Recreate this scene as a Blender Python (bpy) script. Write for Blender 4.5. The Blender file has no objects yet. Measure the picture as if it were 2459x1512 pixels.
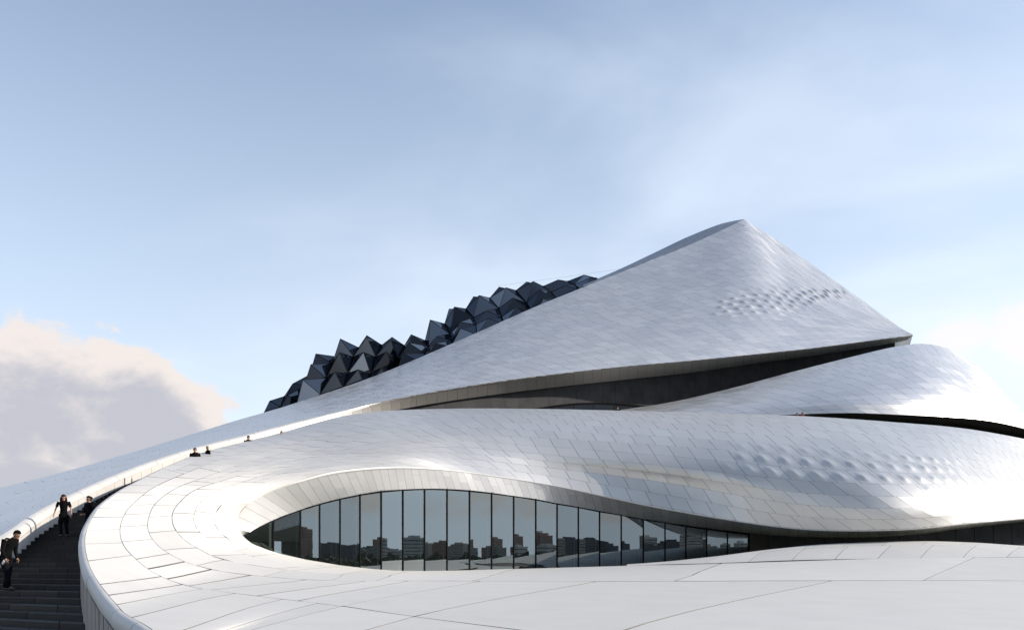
import bpy, bmesh, math, random
import numpy as np
from mathutils import Vector, Matrix
random.seed(7); np.random.seed(7)
R = math.radians
SC = bpy.context.scene
COL = SC.collection

# ------------------------------------------------------------------ camera, sky, sun, exposure
ZC = 12.0                      # eye height above the park ground
F = 1912.6                     # focal length expressed in survey units of the traced sheet (2459 wide)
cam_d = bpy.data.cameras.new('camera'); cam = bpy.data.objects.new('camera', cam_d); COL.objects.link(cam)
cam.location = (0, 0, ZC); cam.rotation_euler = (R(90), 0, 0)
cam_d.sensor_width = 36; cam_d.lens = 28; cam_d.shift_y = (1335-755.8)/2459.0
cam_d.clip_start = 0.1; cam_d.clip_end = 6000
SC.camera = cam

SUN_EL, SUN_AZ = 23.5, 89.0    # azimuth measured from the view direction towards the right
world = bpy.data.worlds.new('World'); SC.world = world; world.use_nodes = True
def build_world():
    nt = world.node_tree; N = nt.nodes; L = nt.links; N.clear()
    def n(t, **k):
        x = N.new(t)
        for a, b in k.items(): setattr(x, a, b)
        return x
    def val(s, i, v):
        if isinstance(v, (int, float, tuple)): s.inputs[i].default_value = v
        else: L.new(v, s.inputs[i])
    def M(op, a, b=0.0, c=0.0, clamp=False):
        x = n('ShaderNodeMath', operation=op, use_clamp=clamp); val(x, 0, a); val(x, 1, b); val(x, 2, c); return x.outputs[0]
    def mr(v, a, b, c=0.0, d=1.0, smooth=True):
        x = n('ShaderNodeMapRange', interpolation_type='SMOOTHSTEP' if smooth else 'LINEAR'); x.clamp = True
        val(x, 0, v); val(x, 1, a); val(x, 2, b); val(x, 3, c); val(x, 4, d); return x.outputs[0]
    def mix(f, a, b, mode='MIX'):
        x = n('ShaderNodeMix', data_type='RGBA', blend_type=mode); val(x, 0, f); val(x, 6, a); val(x, 7, b); return x.outputs[2]
    sky = n('ShaderNodeTexSky', sky_type='NISHITA', sun_disc=False)
    sky.sun_elevation = R(SUN_EL); sky.sun_rotation = R(SUN_AZ); sky.altitude = 150
    sky.air_density = 1.0; sky.dust_density = 0.8; sky.ozone_density = 1.6
    tc = n('ShaderNodeTexCoord'); sep = n('ShaderNodeSeparateXYZ'); L.new(tc.outputs['Generated'], sep.inputs[0])
    X, Y, Z = sep.outputs
    az = M('MULTIPLY', M('ARCTAN2', X, Y), 57.2958)
    el = M('MULTIPLY', M('ARCSINE', Z), 57.2958)
    def noise(scale, detail, rough=0.55, sc3=(1,1,1), off=(0,0,0), dist=0.0):
        mp = n('ShaderNodeMapping'); L.new(tc.outputs['Generated'], mp.inputs[0]); mp.inputs[3].default_value = sc3; mp.inputs[1].default_value = off
        x = n('ShaderNodeTexNoise'); L.new(mp.outputs[0], x.inputs[0]); x.inputs['Scale'].default_value = scale
        x.inputs['Detail'].default_value = detail; x.inputs['Roughness'].default_value = rough; x.inputs['Distortion'].default_value = dist
        return x.outputs[0]
    # atmospheric haze whitening towards the horizon and towards the sun side
    haze = M('POWER', mr(el, 42.0, -2.0, 0.0, 1.0, False), 1.25)
    side = mr(az, -40.0, 70.0, 0.9, 1.15)
    veil_n = noise(1.6, 5, 0.5, (1.0, 1.0, 2.6), (3.1, 0.4, 0), 0.5)
    veil = mr(veil_n, 0.40, 0.72, 0.0, 0.32)
    fz = M('MULTIPLY', M('ADD', M('MULTIPLY', haze, HZ[0]), M('ADD', veil, HZ[1])), side, clamp=True)
    c = mix(fz, sky.outputs[0], HAZE_COL)
    # cumulus: two banks in view, a broken low field elsewhere
    big = noise(10.0, 10, 0.62, (1,1,1.5), (1.7, 5.2, 0.3), 0.3)
    def blob(a0, e0, ra, re):
        da = M('DIVIDE', M('SUBTRACT', az, a0), ra); de = M('DIVIDE', M('SUBTRACT', el, e0), re)
        return M('SUBTRACT', 1.0, M('SQRT', M('ADD', M('MULTIPLY', da, da), M('MULTIPLY', de, de))))
    def mx(a, b): return M('MAXIMUM', a, b)
    left = mx(mx(blob(-31.5, 9.3, 7.5, 4.9), blob(-24.9, 8.9, 5.1, 4.1)), mx(blob(-38, 8.0, 9, 5.5), blob(-32.0, 4.6, 6.0, 2.1)))
    left = mx(left, M('MULTIPLY', blob(-26.5, 6.6, 6.0, 2.0), 0.9))
    right = M('MULTIPLY', mx(blob(29.0, 13.7, 2.6, 1.3), blob(32.8, 13.6, 2.2, 2.6)), 0.8)
    nn = M('SUBTRACT', big, 0.5)
    dl = M('ADD', M('ADD', left, 0.07), M('MULTIPLY', nn, 1.35))
    dr = M('ADD', M('ADD', right, 0.06), M('MULTIPLY', nn, 2.2))
    low = M('MULTIPLY', mr(el, 22.0, 9.0), mr(el, 0.0, 3.0))
    outside = mr(M('ABSOLUTE', az), 42.0, 60.0)
    dg = M('SUBTRACT', M('MULTIPLY', M('MULTIPLY', low, outside), M('MULTIPLY', noise(4.0, 6, 0.6, (1,1,2.2), (4,1,2)), 2.0)), 0.95)
    fine = noise(28.0, 8, 0.58, (1,1,1.3), (2.2, 0.7, 4), 0.2)
    dl2 = M('ADD', dl, M('MULTIPLY', M('SUBTRACT', fine, 0.5), 0.35))
    fl = mr(dl2, 0.0, 0.16); fr = mr(dr, 0.10, 0.55, 0, 0.6); fg = mr(dg, 0.0, 0.3, 0, 0.8)
    shade_n = noise(14.0, 6, 0.55, (1,1,1.8), (0.3, 2.2, 1), 0.2)
    core = mr(M('ADD', M('ADD', dl, M('MULTIPLY', M('SUBTRACT', el, 8.5), -0.035)), M('ADD', M('MULTIPLY', M('SUBTRACT', shade_n, 0.5), 1.5), M('MULTIPLY', M('SUBTRACT', fine, 0.5), 0.5))), 0.0, 0.80)
    ccol = mix(core, CLOUD_LIT, CLOUD_CORE)
    c = mix(fg, c, CLOUD_LIT); c = mix(fr, c, CLOUD_R); c = mix(M('MULTIPLY', fl, 0.93), c, ccol)
    # the sky glows around the sun and is deeper on the far side from it
    dsun = M('DIVIDE', M('SUBTRACT', az, SUN_AZ), 34.0); glow = M('EXPONENT', M('MULTIPLY', M('MULTIPLY', dsun, dsun), -1.0))
    away = mr(M('ABSOLUTE', az), 98.0, 155.0, 1.0, 0.70)
    vs = n('ShaderNodeVectorMath', operation='SCALE'); L.new(c, vs.inputs[0]); L.new(M('MULTIPLY', M('ADD', 1.0, M('MULTIPLY', glow, 0.30)), away), vs.inputs['Scale']); c = vs.outputs[0]
    bg = n('ShaderNodeBackground'); L.new(c, bg.inputs[0]); bg.inputs[1].default_value = SKY_STR
    out = n('ShaderNodeOutputWorld'); L.new(bg.outputs[0], out.inputs[0])
SKY_STR = 0.10
HZ = (0.92, 0.10)
HAZE_COL = (4.65, 5.15, 5.85, 1)
CLOUD_LIT = (4.8, 4.35, 4.1, 1); CLOUD_CORE = (2.85, 2.85, 3.15, 1); CLOUD_R = (5.3, 4.85, 4.6, 1)
build_world()
sl = bpy.data.lights.new('sun', 'SUN'); sun = bpy.data.objects.new('sun', sl); COL.objects.link(sun)
sl.energy = 2.5; sl.angle = R(0.53); sl.color = (1.0, 0.885, 0.745)
sd = Vector((math.sin(R(SUN_AZ))*math.cos(R(SUN_EL)), math.cos(R(SUN_AZ))*math.cos(R(SUN_EL)), math.sin(R(SUN_EL))))
sun.rotation_euler = sd.to_track_quat('Z', 'Y').to_euler(); sun.location = (60, 10, 60)
SC.view_settings.view_transform = 'Standard'; SC.view_settings.look = 'None'
SC.view_settings.exposure = 0.96; SC.view_settings.gamma = 1.0
SC.cycles.max_bounces = 8; SC.cycles.glossy_bounces = 5; SC.cycles.transparent_max_bounces = 12

# ------------------------------------------------------------------ materials
def mat(name, col, rough=0.5, metal=0.0, spec=0.5, var=0.0, scale=3.0, tone=0.0, bump=0.0, coat=0.0, vary_rough=0.0):
    m = bpy.data.materials.new(name); m.use_nodes = True
    nt = m.node_tree; b = nt.nodes['Principled BSDF']
    b.inputs['Base Color'].default_value = (*col, 1); b.inputs['Roughness'].default_value = rough
    b.inputs['Metallic'].default_value = metal; b.inputs['Specular IOR Level'].default_value = spec
    b.inputs['Coat Weight'].default_value = coat
    geo = nt.nodes.new('ShaderNodeTexCoord')
    nz = None
    if var or bump or vary_rough:
        nz = nt.nodes.new('ShaderNodeTexNoise'); nz.inputs['Scale'].default_value = scale; nz.inputs['Detail'].default_value = 8
        nt.links.new(geo.outputs['Object'], nz.inputs[0])
    cur = None
    if var:
        mr = nt.nodes.new('ShaderNodeMapRange'); nt.links.new(nz.outputs[0], mr.inputs[0])
        mr.inputs[1].default_value = 0.3; mr.inputs[2].default_value = 0.7
        mr.inputs[3].default_value = 1-var; mr.inputs[4].default_value = 1+var*0.6; cur = mr.outputs[0]
    if tone:
        at = nt.nodes.new('ShaderNodeAttribute'); at.attribute_name = 'tone'
        mr = nt.nodes.new('ShaderNodeMapRange'); nt.links.new(at.outputs['Fac'], mr.inputs[0])
        mr.inputs[3].default_value = 1-tone; mr.inputs[4].default_value = 1+tone*0.5
        if cur is not None:
            mu = nt.nodes.new('ShaderNodeMath'); mu.operation = 'MULTIPLY'; nt.links.new(cur, mu.inputs[0]); nt.links.new(mr.outputs[0], mu.inputs[1]); cur = mu.outputs[0]
        else: cur = mr.outputs[0]
        mr2 = nt.nodes.new('ShaderNodeMapRange'); nt.links.new(at.outputs['Fac'], mr2.inputs[0])
        mr2.inputs[3].default_value = rough*0.85; mr2.inputs[4].default_value = min(1, rough*1.15)
        nt.links.new(mr2.outputs[0], b.inputs['Roughness'])
    if cur is not None:
        vm = nt.nodes.new('ShaderNodeVectorMath'); vm.operation = 'SCALE'; vm.inputs[0].default_value = col
        nt.links.new(cur, vm.inputs['Scale']); nt.links.new(vm.outputs[0], b.inputs['Base Color'])
    if bump:
        bp = nt.nodes.new('ShaderNodeBump'); bp.inputs['Strength'].default_value = bump; bp.inputs['Distance'].default_value = 0.02
        nt.links.new(nz.outputs[0], bp.inputs['Height']); nt.links.new(bp.outputs[0], b.inputs['Normal'])
    return m
M_ALU = mat('satin_aluminium', (0.75, 0.735, 0.715), 0.37, 0.66, 0.5, var=0.03, scale=0.35, tone=0.065)
M_WHITE = mat('white_panel', (0.655, 0.645, 0.62), 0.62, 0.08, 0.22, var=0.05, scale=0.5, tone=0.05)
M_SHELL = mat('shell_panel', (0.655, 0.642, 0.615), 0.5, 0.2, 0.35, var=0.04, scale=0.8, tone=0.05)
def shell_blend():
    nt = M_SHELL.node_tree; b = nt.nodes['Principled BSDF']; at = nt.nodes.new('ShaderNodeAttribute'); at.attribute_name = 'finish'
    for sock, lo, hi in (('Metallic', .08, .62), ('Roughness', .62, .38), ('Specular IOR Level', .22, .5)):
        for l in list(b.inputs[sock].links): nt.links.remove(l)
        mr = nt.nodes.new('ShaderNodeMapRange'); nt.links.new(at.outputs['Fac'], mr.inputs[0]); mr.inputs[3].default_value = lo; mr.inputs[4].default_value = hi
        nt.links.new(mr.outputs[0], b.inputs[sock])
shell_blend()
M_RIM = mat('rim_shaded', (0.27, 0.29, 0.33), 0.45, 0.5, var=0.05, scale=0.5, tone=0.08)  # shade of the back rim put into a darker blue-grey base colour
M_FASC = mat('fascia_panel', (0.50, 0.505, 0.50), 0.38, 0.75, 0.5, var=0.05, scale=0.6, tone=0.08)
M_ARM = mat('arm_fascia_panel', (0.70, 0.69, 0.66), 0.5, 0.1, 0.4, var=0.04, scale=0.6, tone=0.05)
M_SOFF = mat('soffit_panel', (0.71, 0.715, 0.72), 0.38, 0.5, 0.5, var=0.04, scale=0.6, tone=0.08)
M_GASK = mat('joint_gasket', (0.22, 0.215, 0.21), 0.8)
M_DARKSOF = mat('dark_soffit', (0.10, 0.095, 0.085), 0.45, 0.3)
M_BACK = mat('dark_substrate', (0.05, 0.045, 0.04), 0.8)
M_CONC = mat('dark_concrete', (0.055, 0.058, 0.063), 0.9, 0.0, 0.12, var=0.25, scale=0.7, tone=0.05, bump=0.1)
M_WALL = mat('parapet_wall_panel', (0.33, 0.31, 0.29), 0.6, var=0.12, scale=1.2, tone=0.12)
M_STONE = mat('stair_stone', (0.0135, 0.0145, 0.017), 0.7, var=0.25, scale=4.0, tone=0.2, bump=0.15)
M_FRAME = mat('black_frame', (0.006, 0.006, 0.007), 0.7, 0.0, 0.1)
M_FIN = mat('glass_fin', (0.55, 0.60, 0.60), 0.2, 0.0)
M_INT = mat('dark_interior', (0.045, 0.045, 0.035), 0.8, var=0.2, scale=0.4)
M_LAWN = mat('park_grass', (0.045, 0.06, 0.025), 0.95, var=0.3, scale=0.02)
M_TREE = mat('tree_leaves', (0.035, 0.045, 0.018), 0.9, var=0.3, scale=0.5)
M_BARK = mat('bark', (0.06, 0.045, 0.035), 0.9)

def glass_mat(name, refl, tint, trans, mxr=1.0, gc=(0.80, 0.90, 0.92), dc=(0.015, 0.02, 0.02)):
    m = bpy.data.materials.new(name); m.use_nodes = True; nt = m.node_tree; N = nt.nodes; L = nt.links; N.clear()
    g = N.new('ShaderNodeBsdfGlossy'); g.inputs['Color'].default_value = (*gc, 1); g.inputs['Roughness'].default_value = 0.0
    tc_ = N.new('ShaderNodeTexCoord'); mp_ = N.new('ShaderNodeMapping'); mp_.inputs[3].default_value = (.5, .5, .8); nz_ = N.new('ShaderNodeTexNoise'); nz_.inputs['Scale'].default_value = 1.6; nz_.inputs['Detail'].default_value = 2
    L.new(tc_.outputs['Object'], mp_.inputs[0]); L.new(mp_.outputs[0], nz_.inputs[0]); bp_ = N.new('ShaderNodeBump'); bp_.inputs['Strength'].default_value = 0.10; bp_.inputs['Distance'].default_value = 0.004
    L.new(nz_.outputs[0], bp_.inputs['Height']); L.new(bp_.outputs[0], g.inputs['Normal'])
    t = N.new('ShaderNodeBsdfTransparent'); t.inputs['Color'].default_value = (*tint, 1)
    d = N.new('ShaderNodeBsdfDiffuse'); d.inputs['Color'].default_value = (*dc, 1)
    m1 = N.new('ShaderNodeMixShader'); m1.inputs[0].default_value = trans; L.new(d.outputs[0], m1.inputs[1]); L.new(t.outputs[0], m1.inputs[2])
    lw = N.new('ShaderNodeLayerWeight'); lw.inputs[0].default_value = 0.35
    mr = N.new('ShaderNodeMapRange'); L.new(lw.outputs['Fresnel'], mr.inputs[0]); mr.inputs[1].default_value = 0.0; mr.inputs[2].default_value = 1.0
    mr.inputs[3].default_value = refl; mr.inputs[4].default_value = mxr
    m2 = N.new('ShaderNodeMixShader'); L.new(mr.outputs[0], m2.inputs[0]); L.new(m1.outputs[0], m2.inputs[1]); L.new(g.outputs[0], m2.inputs[2])
    o = N.new('ShaderNodeOutputMaterial'); L.new(m2.outputs[0], o.inputs[0]); return m
M_GLASS = glass_mat('curtain_glass', 0.22, (0.55, 0.62, 0.60), 0.6)
M_GLASS3 = glass_mat('skylight_glass_glint', 0.12, (0.10, 0.12, 0.14), 0.04, 0.32, (0.72, 0.80, 0.9), (0.01, 0.014, 0.02))  # brighter, more reflective copy: pale glints put into scattered skylight panes
M_GLASS2 = glass_mat('skylight_glass', 0.03, (0.10, 0.12, 0.14), 0.04, 0.17, (0.50, 0.57, 0.68), (0.003, 0.005, 0.008))

# ------------------------------------------------------------------ helpers
def P(x, y, d): return np.array(((x-1229.5)/F*d, d, (1335.0-y)/F*d + ZC))
def W(x, d, z): return np.array((x, d, z+ZC), float)
def px(p):
    d = p[1]
    if d < 0.3: return None
    return (1229.5 + p[0]/d*F, 1335.0-(p[2]-ZC)/d*F, d)

def empty(name, loc, label, cat, group=None):
    o = bpy.data.objects.new(name, None); COL.objects.link(o); o.location = loc; o.empty_display_size = 0.5
    o['label'] = label; o['category'] = cat
    if group: o['group'] = group
    return o
def root_off(parent):
    return Vector((0, 0, 0)) if parent is None or parent.type == 'MESH' else -parent.location
def mesh_obj(name, verts, faces, material, parent=None, smooth=False, tone=None, kind=None, label=None, mi=None, fin=None):
    me = bpy.data.meshes.new(name); me.from_pydata([tuple(v) for v in verts], [], faces)
    if isinstance(material, (list, tuple)):
        for m in material: me.materials.append(m)
    else: me.materials.append(material)
    if smooth: me.polygons.foreach_set('use_smooth', [True]*len(me.polygons))
    if mi is not None: me.polygons.foreach_set('material_index', mi)
    if tone is not None:
        a = me.attributes.new('tone', 'FLOAT', 'POINT')
        a.data.foreach_set('value', np.full(len(verts), tone, dtype=np.float32) if np.isscalar(tone) else np.asarray(tone, dtype=np.float32))
    if fin is not None:
        a = me.attributes.new('finish', 'FLOAT', 'POINT')
        a.data.foreach_set('value', np.full(len(verts), fin, dtype=np.float32) if np.isscalar(fin) else np.asarray(fin, dtype=np.float32))
    me.update()
    o = bpy.data.objects.new(name, me); COL.objects.link(o)
    if parent is not None: o.parent = parent; o.location = root_off(parent)
    if kind: o['kind'] = kind
    if label: o['label'] = label
    return o
def tag(o, label, cat, group=None):
    o['label'] = label; o['category'] = cat
    if group: o['group'] = group
    return o
class MB:
    def __init__(s): s.v = []; s.f = []
    def quad(s, a, b, c, d): i = len(s.v); s.v += [a, b, c, d]; s.f.append((i, i+1, i+2, i+3))
    def box(s, x0, y0, z0, x1, y1, z1):
        i = len(s.v); s.v += [(x0,y0,z0),(x1,y0,z0),(x1,y1,z0),(x0,y1,z0),(x0,y0,z1),(x1,y0,z1),(x1,y1,z1),(x0,y1,z1)]
        s.f += [tuple(i+k for k in q) for q in ((0,3,2,1),(4,5,6,7),(0,1,5,4),(1,2,6,5),(2,3,7,6),(3,0,4,7))]
    def prism(s, bottom, top):
        i = len(s.v); n = len(bottom); s.v += list(bottom)+list(top)
        s.f.append(tuple(i+k for k in reversed(range(n)))); s.f.append(tuple(i+n+k for k in range(n)))
        for k in range(n): s.f.append((i+k, i+(k+1) % n, i+n+(k+1) % n, i+n+k))
    def bar(s, a, b, r, n=4, up=None):
        a = Vector(a); b = Vector(b); d = (b-a)
        if d.length < 1e-6: return
        d.normalize(); u = d.orthogonal().normalized() if up is None else Vector(up).cross(d).normalized(); w = d.cross(u)
        A = []; B = []
        for k in range(n):
            t = 2*math.pi*(k+0.5)/n; o = (u*math.cos(t)+w*math.sin(t))*r
            A.append(tuple(a+o)); B.append(tuple(b+o))
        s.prism(A, B)
    def build(s, name, m, parent=None, **k): return mesh_obj(name, s.v, s.f, m, parent, **k)

# ------------------------------------------------------------------ free-form surfaces
def crw(t):
    t2 = t*t; t3 = t2*t
    return np.stack([-0.5*t+t2-0.5*t3, 1-2.5*t2+1.5*t3, 0.5*t+2*t2-1.5*t3, -0.5*t2+0.5*t3], -1)
class Surf:
    def __init__(s, rows, flip=False):
        s.g = np.array(rows, float); s.I, s.J = s.g.shape[:2]; s.flip = flip
        g = np.concatenate([2*s.g[:1]-s.g[1:2], s.g, 2*s.g[-1:]-s.g[-2:-1]], 0)
        s.p = np.concatenate([2*g[:, :1]-g[:, 1:2], g, 2*g[:, -1:]-g[:, -2:-1]], 1)
    def __call__(s, u, v):
        u = np.clip(np.asarray(u, float), 0, s.I-1-1e-6); v = np.clip(np.asarray(v, float), 0, s.J-1-1e-6)
        i = np.floor(u).astype(int); j = np.floor(v).astype(int); wu = crw(u-i); wv = crw(v-j)
        out = 0
        for a in range(4):
            for b in range(4):
                out = out + (wu[..., a]*wv[..., b])[..., None]*s.p[i+a, j+b]
        return out
    def normal(s, u, v, e=0.04):
        du = s(np.asarray(u)+e, v)-s(np.asarray(u)-e, v); dv = s(u, np.asarray(v)+e)-s(u, np.asarray(v)-e)
        n = np.cross(du, dv); n /= np.linalg.norm(n, axis=-1, keepdims=True)+1e-9
        return -n if s.flip else n
def grid_faces(nu, nv, base=0, flip=False):
    f = []
    for a in range(nu-1):
        for b in range(nv-1):
            q = (base+a*nv+b, base+(a+1)*nv+b, base+(a+1)*nv+b+1, base+a*nv+b+1)
            f.append(q[::-1] if flip else q)
    return f
def backing(name, S, parent, nu, nv, off, material=None, ur=None, vr=None):
    ur = ur or (0, S.I-1); vr = vr or (0, S.J-1)
    U, V = np.meshgrid(np.linspace(*ur, nu), np.linspace(*vr, nv), indexing='ij')
    p = S(U, V)+S.normal(U, V)*off
    return mesh_obj(name, p.reshape(-1, 3), grid_faces(nu, nv, 0, S.flip), material or M_BACK, parent, smooth=True)

def panel_geo(S, uc0, uc1, v0, v1, skew, skew1, gap, thick, nu, nv, dimple=0.0, bump=0.012, gapv=None):
    """a slab on the surface; uc0/uc1 its ends on the row's centre line, skew slants the joints (in u)"""
    if gapv is None: gapv = gap*(.35 if gap < .04 else 1)
    ss = np.linspace(0, 1, nu); tt = np.linspace(0, 1, nv)
    um = (uc0+uc1)/2; vm = (v0+v1)/2
    du = np.linalg.norm(S(um+.02, vm)-S(um-.02, vm))/.04+1e-6; dv = np.linalg.norm(S(um, vm+.02)-S(um, vm-.02))/.04+1e-6
    a0 = uc0+gap/2/du; a1 = uc1-gap/2/du; b0 = v0+gapv/2/dv; b1 = v1-gapv/2/dv
    if a1 <= a0 or b1 <= b0: return None
    A, B = np.meshgrid(ss, tt, indexing='ij')
    V = b0+(b1-b0)*B; U = (a0+skew*(B-0.5))*(1-A)+(a1+skew1*(B-0.5))*A
    U = np.clip(U, 0, S.I-1)
    p = S(U, V); n = S.normal(U, V)
    h = bump*(np.random.rand(2, 2)*2-1)
    hh = h[0, 0]*(1-A)*(1-B)+h[1, 0]*A*(1-B)+h[0, 1]*(1-A)*B+h[1, 1]*A*B + bump*0.7*np.random.randn()*(A*(1-A)*B*(1-B))*16
    if dimple > 0:
        s = (A-0.36)/0.5; t = (B-0.5)/0.26
        f = np.where(s < 0, np.exp(-(s/0.20)**2), np.exp(-(s/0.50)**2))
        hh = hh+dimple*f*np.exp(-t*t)*np.sin(np.pi*A)**0.3
    top = p+n*hh[..., None]; bot = p-n*thick
    if False:
        o4 = lambda a_, b_: top[a_, b_]*1.0+n[a_, b_]*.02
        SLOTS.append((S, [tuple(o4(1, 3)), tuple(o4(2, 3)), tuple(o4(2, 5)), tuple(o4(1, 5))]))
    v = top.reshape(-1, 3); f = grid_faces(nu, nv, 0, S.flip)
    ring = [(a, 0) for a in range(nu)]+[(nu-1, b) for b in range(1, nv)]+[(a, nv-1) for a in range(nu-2, -1, -1)]+[(0, b) for b in range(nv-2, 0, -1)]
    if nu*nv > 12: pass
    rt = np.array([top[a, b] for a, b in ring]); rb = np.array([bot[a, b] for a, b in ring])
    k = len(v); m = len(ring); v = np.concatenate([v, rt, rb], 0)
    for q in range(m):
        w = (k+q, k+m+q, k+m+(q+1) % m, k+(q+1) % m)
        f.append(w[::-1] if S.flip else w)
    c = p[nu//2, nv//2]
    # size in the picture, to choose which become single objects
    cs = [px(top[a, b]) for a, b in ((0, 0), (-1, 0), (-1, -1), (0, -1))]
    area = 0
    if all(q is not None for q in cs):
        x = [q[0] for q in cs]; y = [q[1] for q in cs]
        s2 = sum(x[i]*y[(i+1) % 4]-x[(i+1) % 4]*y[i] for i in range(4))/2
        vis = max(x) > 0 and min(x) < 2459 and max(y) > 0 and min(y) < 1512
        nn = n[nu//2, nv//2]; tocam = np.array((0, 0, ZC))-c
        if vis and np.dot(nn, tocam) > 0: area = abs(s2)
    return v, f, area, [0]*((nu-1)*(nv-1))+[1]*m

SLOTS = []; SLOT_ON = [True]
def clad(S, parent, rows, material, name='cladding_panel', limit=300, thick=0.03, gap=0.026, nv=3, bump=0.006, dimple=None, minarea=0, finish=None):
    """rows: list of dict(v=(v0,v1), u=(u0,u1), len=metres, skew=fn(u)->metres, off=stagger)"""
    items = []
    for r in rows:
        v0, v1 = r['v']; u0, u1 = r['u']; vm = (v0+v1)/2
        us = np.linspace(u0, u1, 300); pts = S(us, np.full(300, vm))
        sl_ = np.concatenate([[0], np.cumsum(np.linalg.norm(np.diff(pts, axis=0), axis=1))])
        if 'joints' in r: js = r['joints']
        else:
            ln = r['len']; L_ = sl_[-1]; ks = np.arange(-ln*(r.get('off', 0) % 1.0), L_, ln)
            ks = [k for k in ks if 0 < k < L_]; ks = [0]+[k for k in ks if k > ln*0.15]+[L_]
            if len(ks) > 2 and ks[-1]-ks[-2] < ln*0.2: ks.pop(-2)
            js = np.interp(ks, sl_, us)
        for a, b in zip(js[:-1], js[1:]):
            um = (a+b)/2
            def skat(u_):
                du = np.interp(u_+.06, us, sl_)-np.interp(u_-.06, us, sl_); w_ = min(u_+.06, us[-1])-max(u_-.06, us[0]); du = max(du/w_, 1e-3)
                return r['skew'](u_)/du if callable(r.get('skew')) else r.get('skew', 0)/du
            sk = 0 if a <= u0+1e-6 else skat(a); sk1 = 0 if b >= u1-1e-6 else skat(b)
            dm = dimple(px(S(um, vm))) if dimple else 0
            nn = 9 if dm > 0 else max(3, min(9, int(r.get('nu', 3)))); nw = 9 if dm > 0 else r.get('nv', nv)
            q = panel_geo(S, a, b, v0, v1, sk, sk1, r.get('gap', gap), thick, nn, nw, dm, bump, r.get('gapv'))
            if q: items.append(q+(finish(um) if finish else None,))
    items = [q for q in items if q[2] >= minarea]
    order = sorted(range(len(items)), key=lambda i: -items[i][2])
    single = set(i for i in order[:limit] if items[i][2] > 30)
    for S_, q4 in SLOTS: mesh_obj('dimple_window', q4, [(0, 1, 2, 3)], M_GLASS2, parent)
    SLOTS.clear()
    sv = []; sf = []; st = []; sm = []; sn = []
    for i, (v, f, ar, mi, fn) in enumerate(items):
        tone = random.random()
        if i in single:
            o = mesh_obj(name, v, f, [material, M_GASK], parent, smooth=True, tone=tone, mi=mi, fin=fn)
        else:
            b = len(sv); sv += list(v); sf += [tuple(k+b for k in q) for q in f]; st += [tone]*len(v); sm += mi; sn += [fn or 0]*len(v)
    if sv: mesh_obj(name+'_field', sv, sf, [material, M_GASK], parent, smooth=True, tone=st, kind='stuff', mi=sm, fin=sn)
    return len(items), len(single)

house = empty('opera_house', (10, 75, 0), 'sweeping white aluminium opera house with pointed blade roof and eye-shaped window', 'building')

# ------------------------------------------------------------------ ground
gv = []; gf = []
mesh_obj('ground', [(-3000, -3000, 0), (3000, -3000, 0), (3000, 3000, 0), (-3000, 3000, 0)], [(0, 1, 2, 3)], M_LAWN, None, kind='structure')

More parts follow.
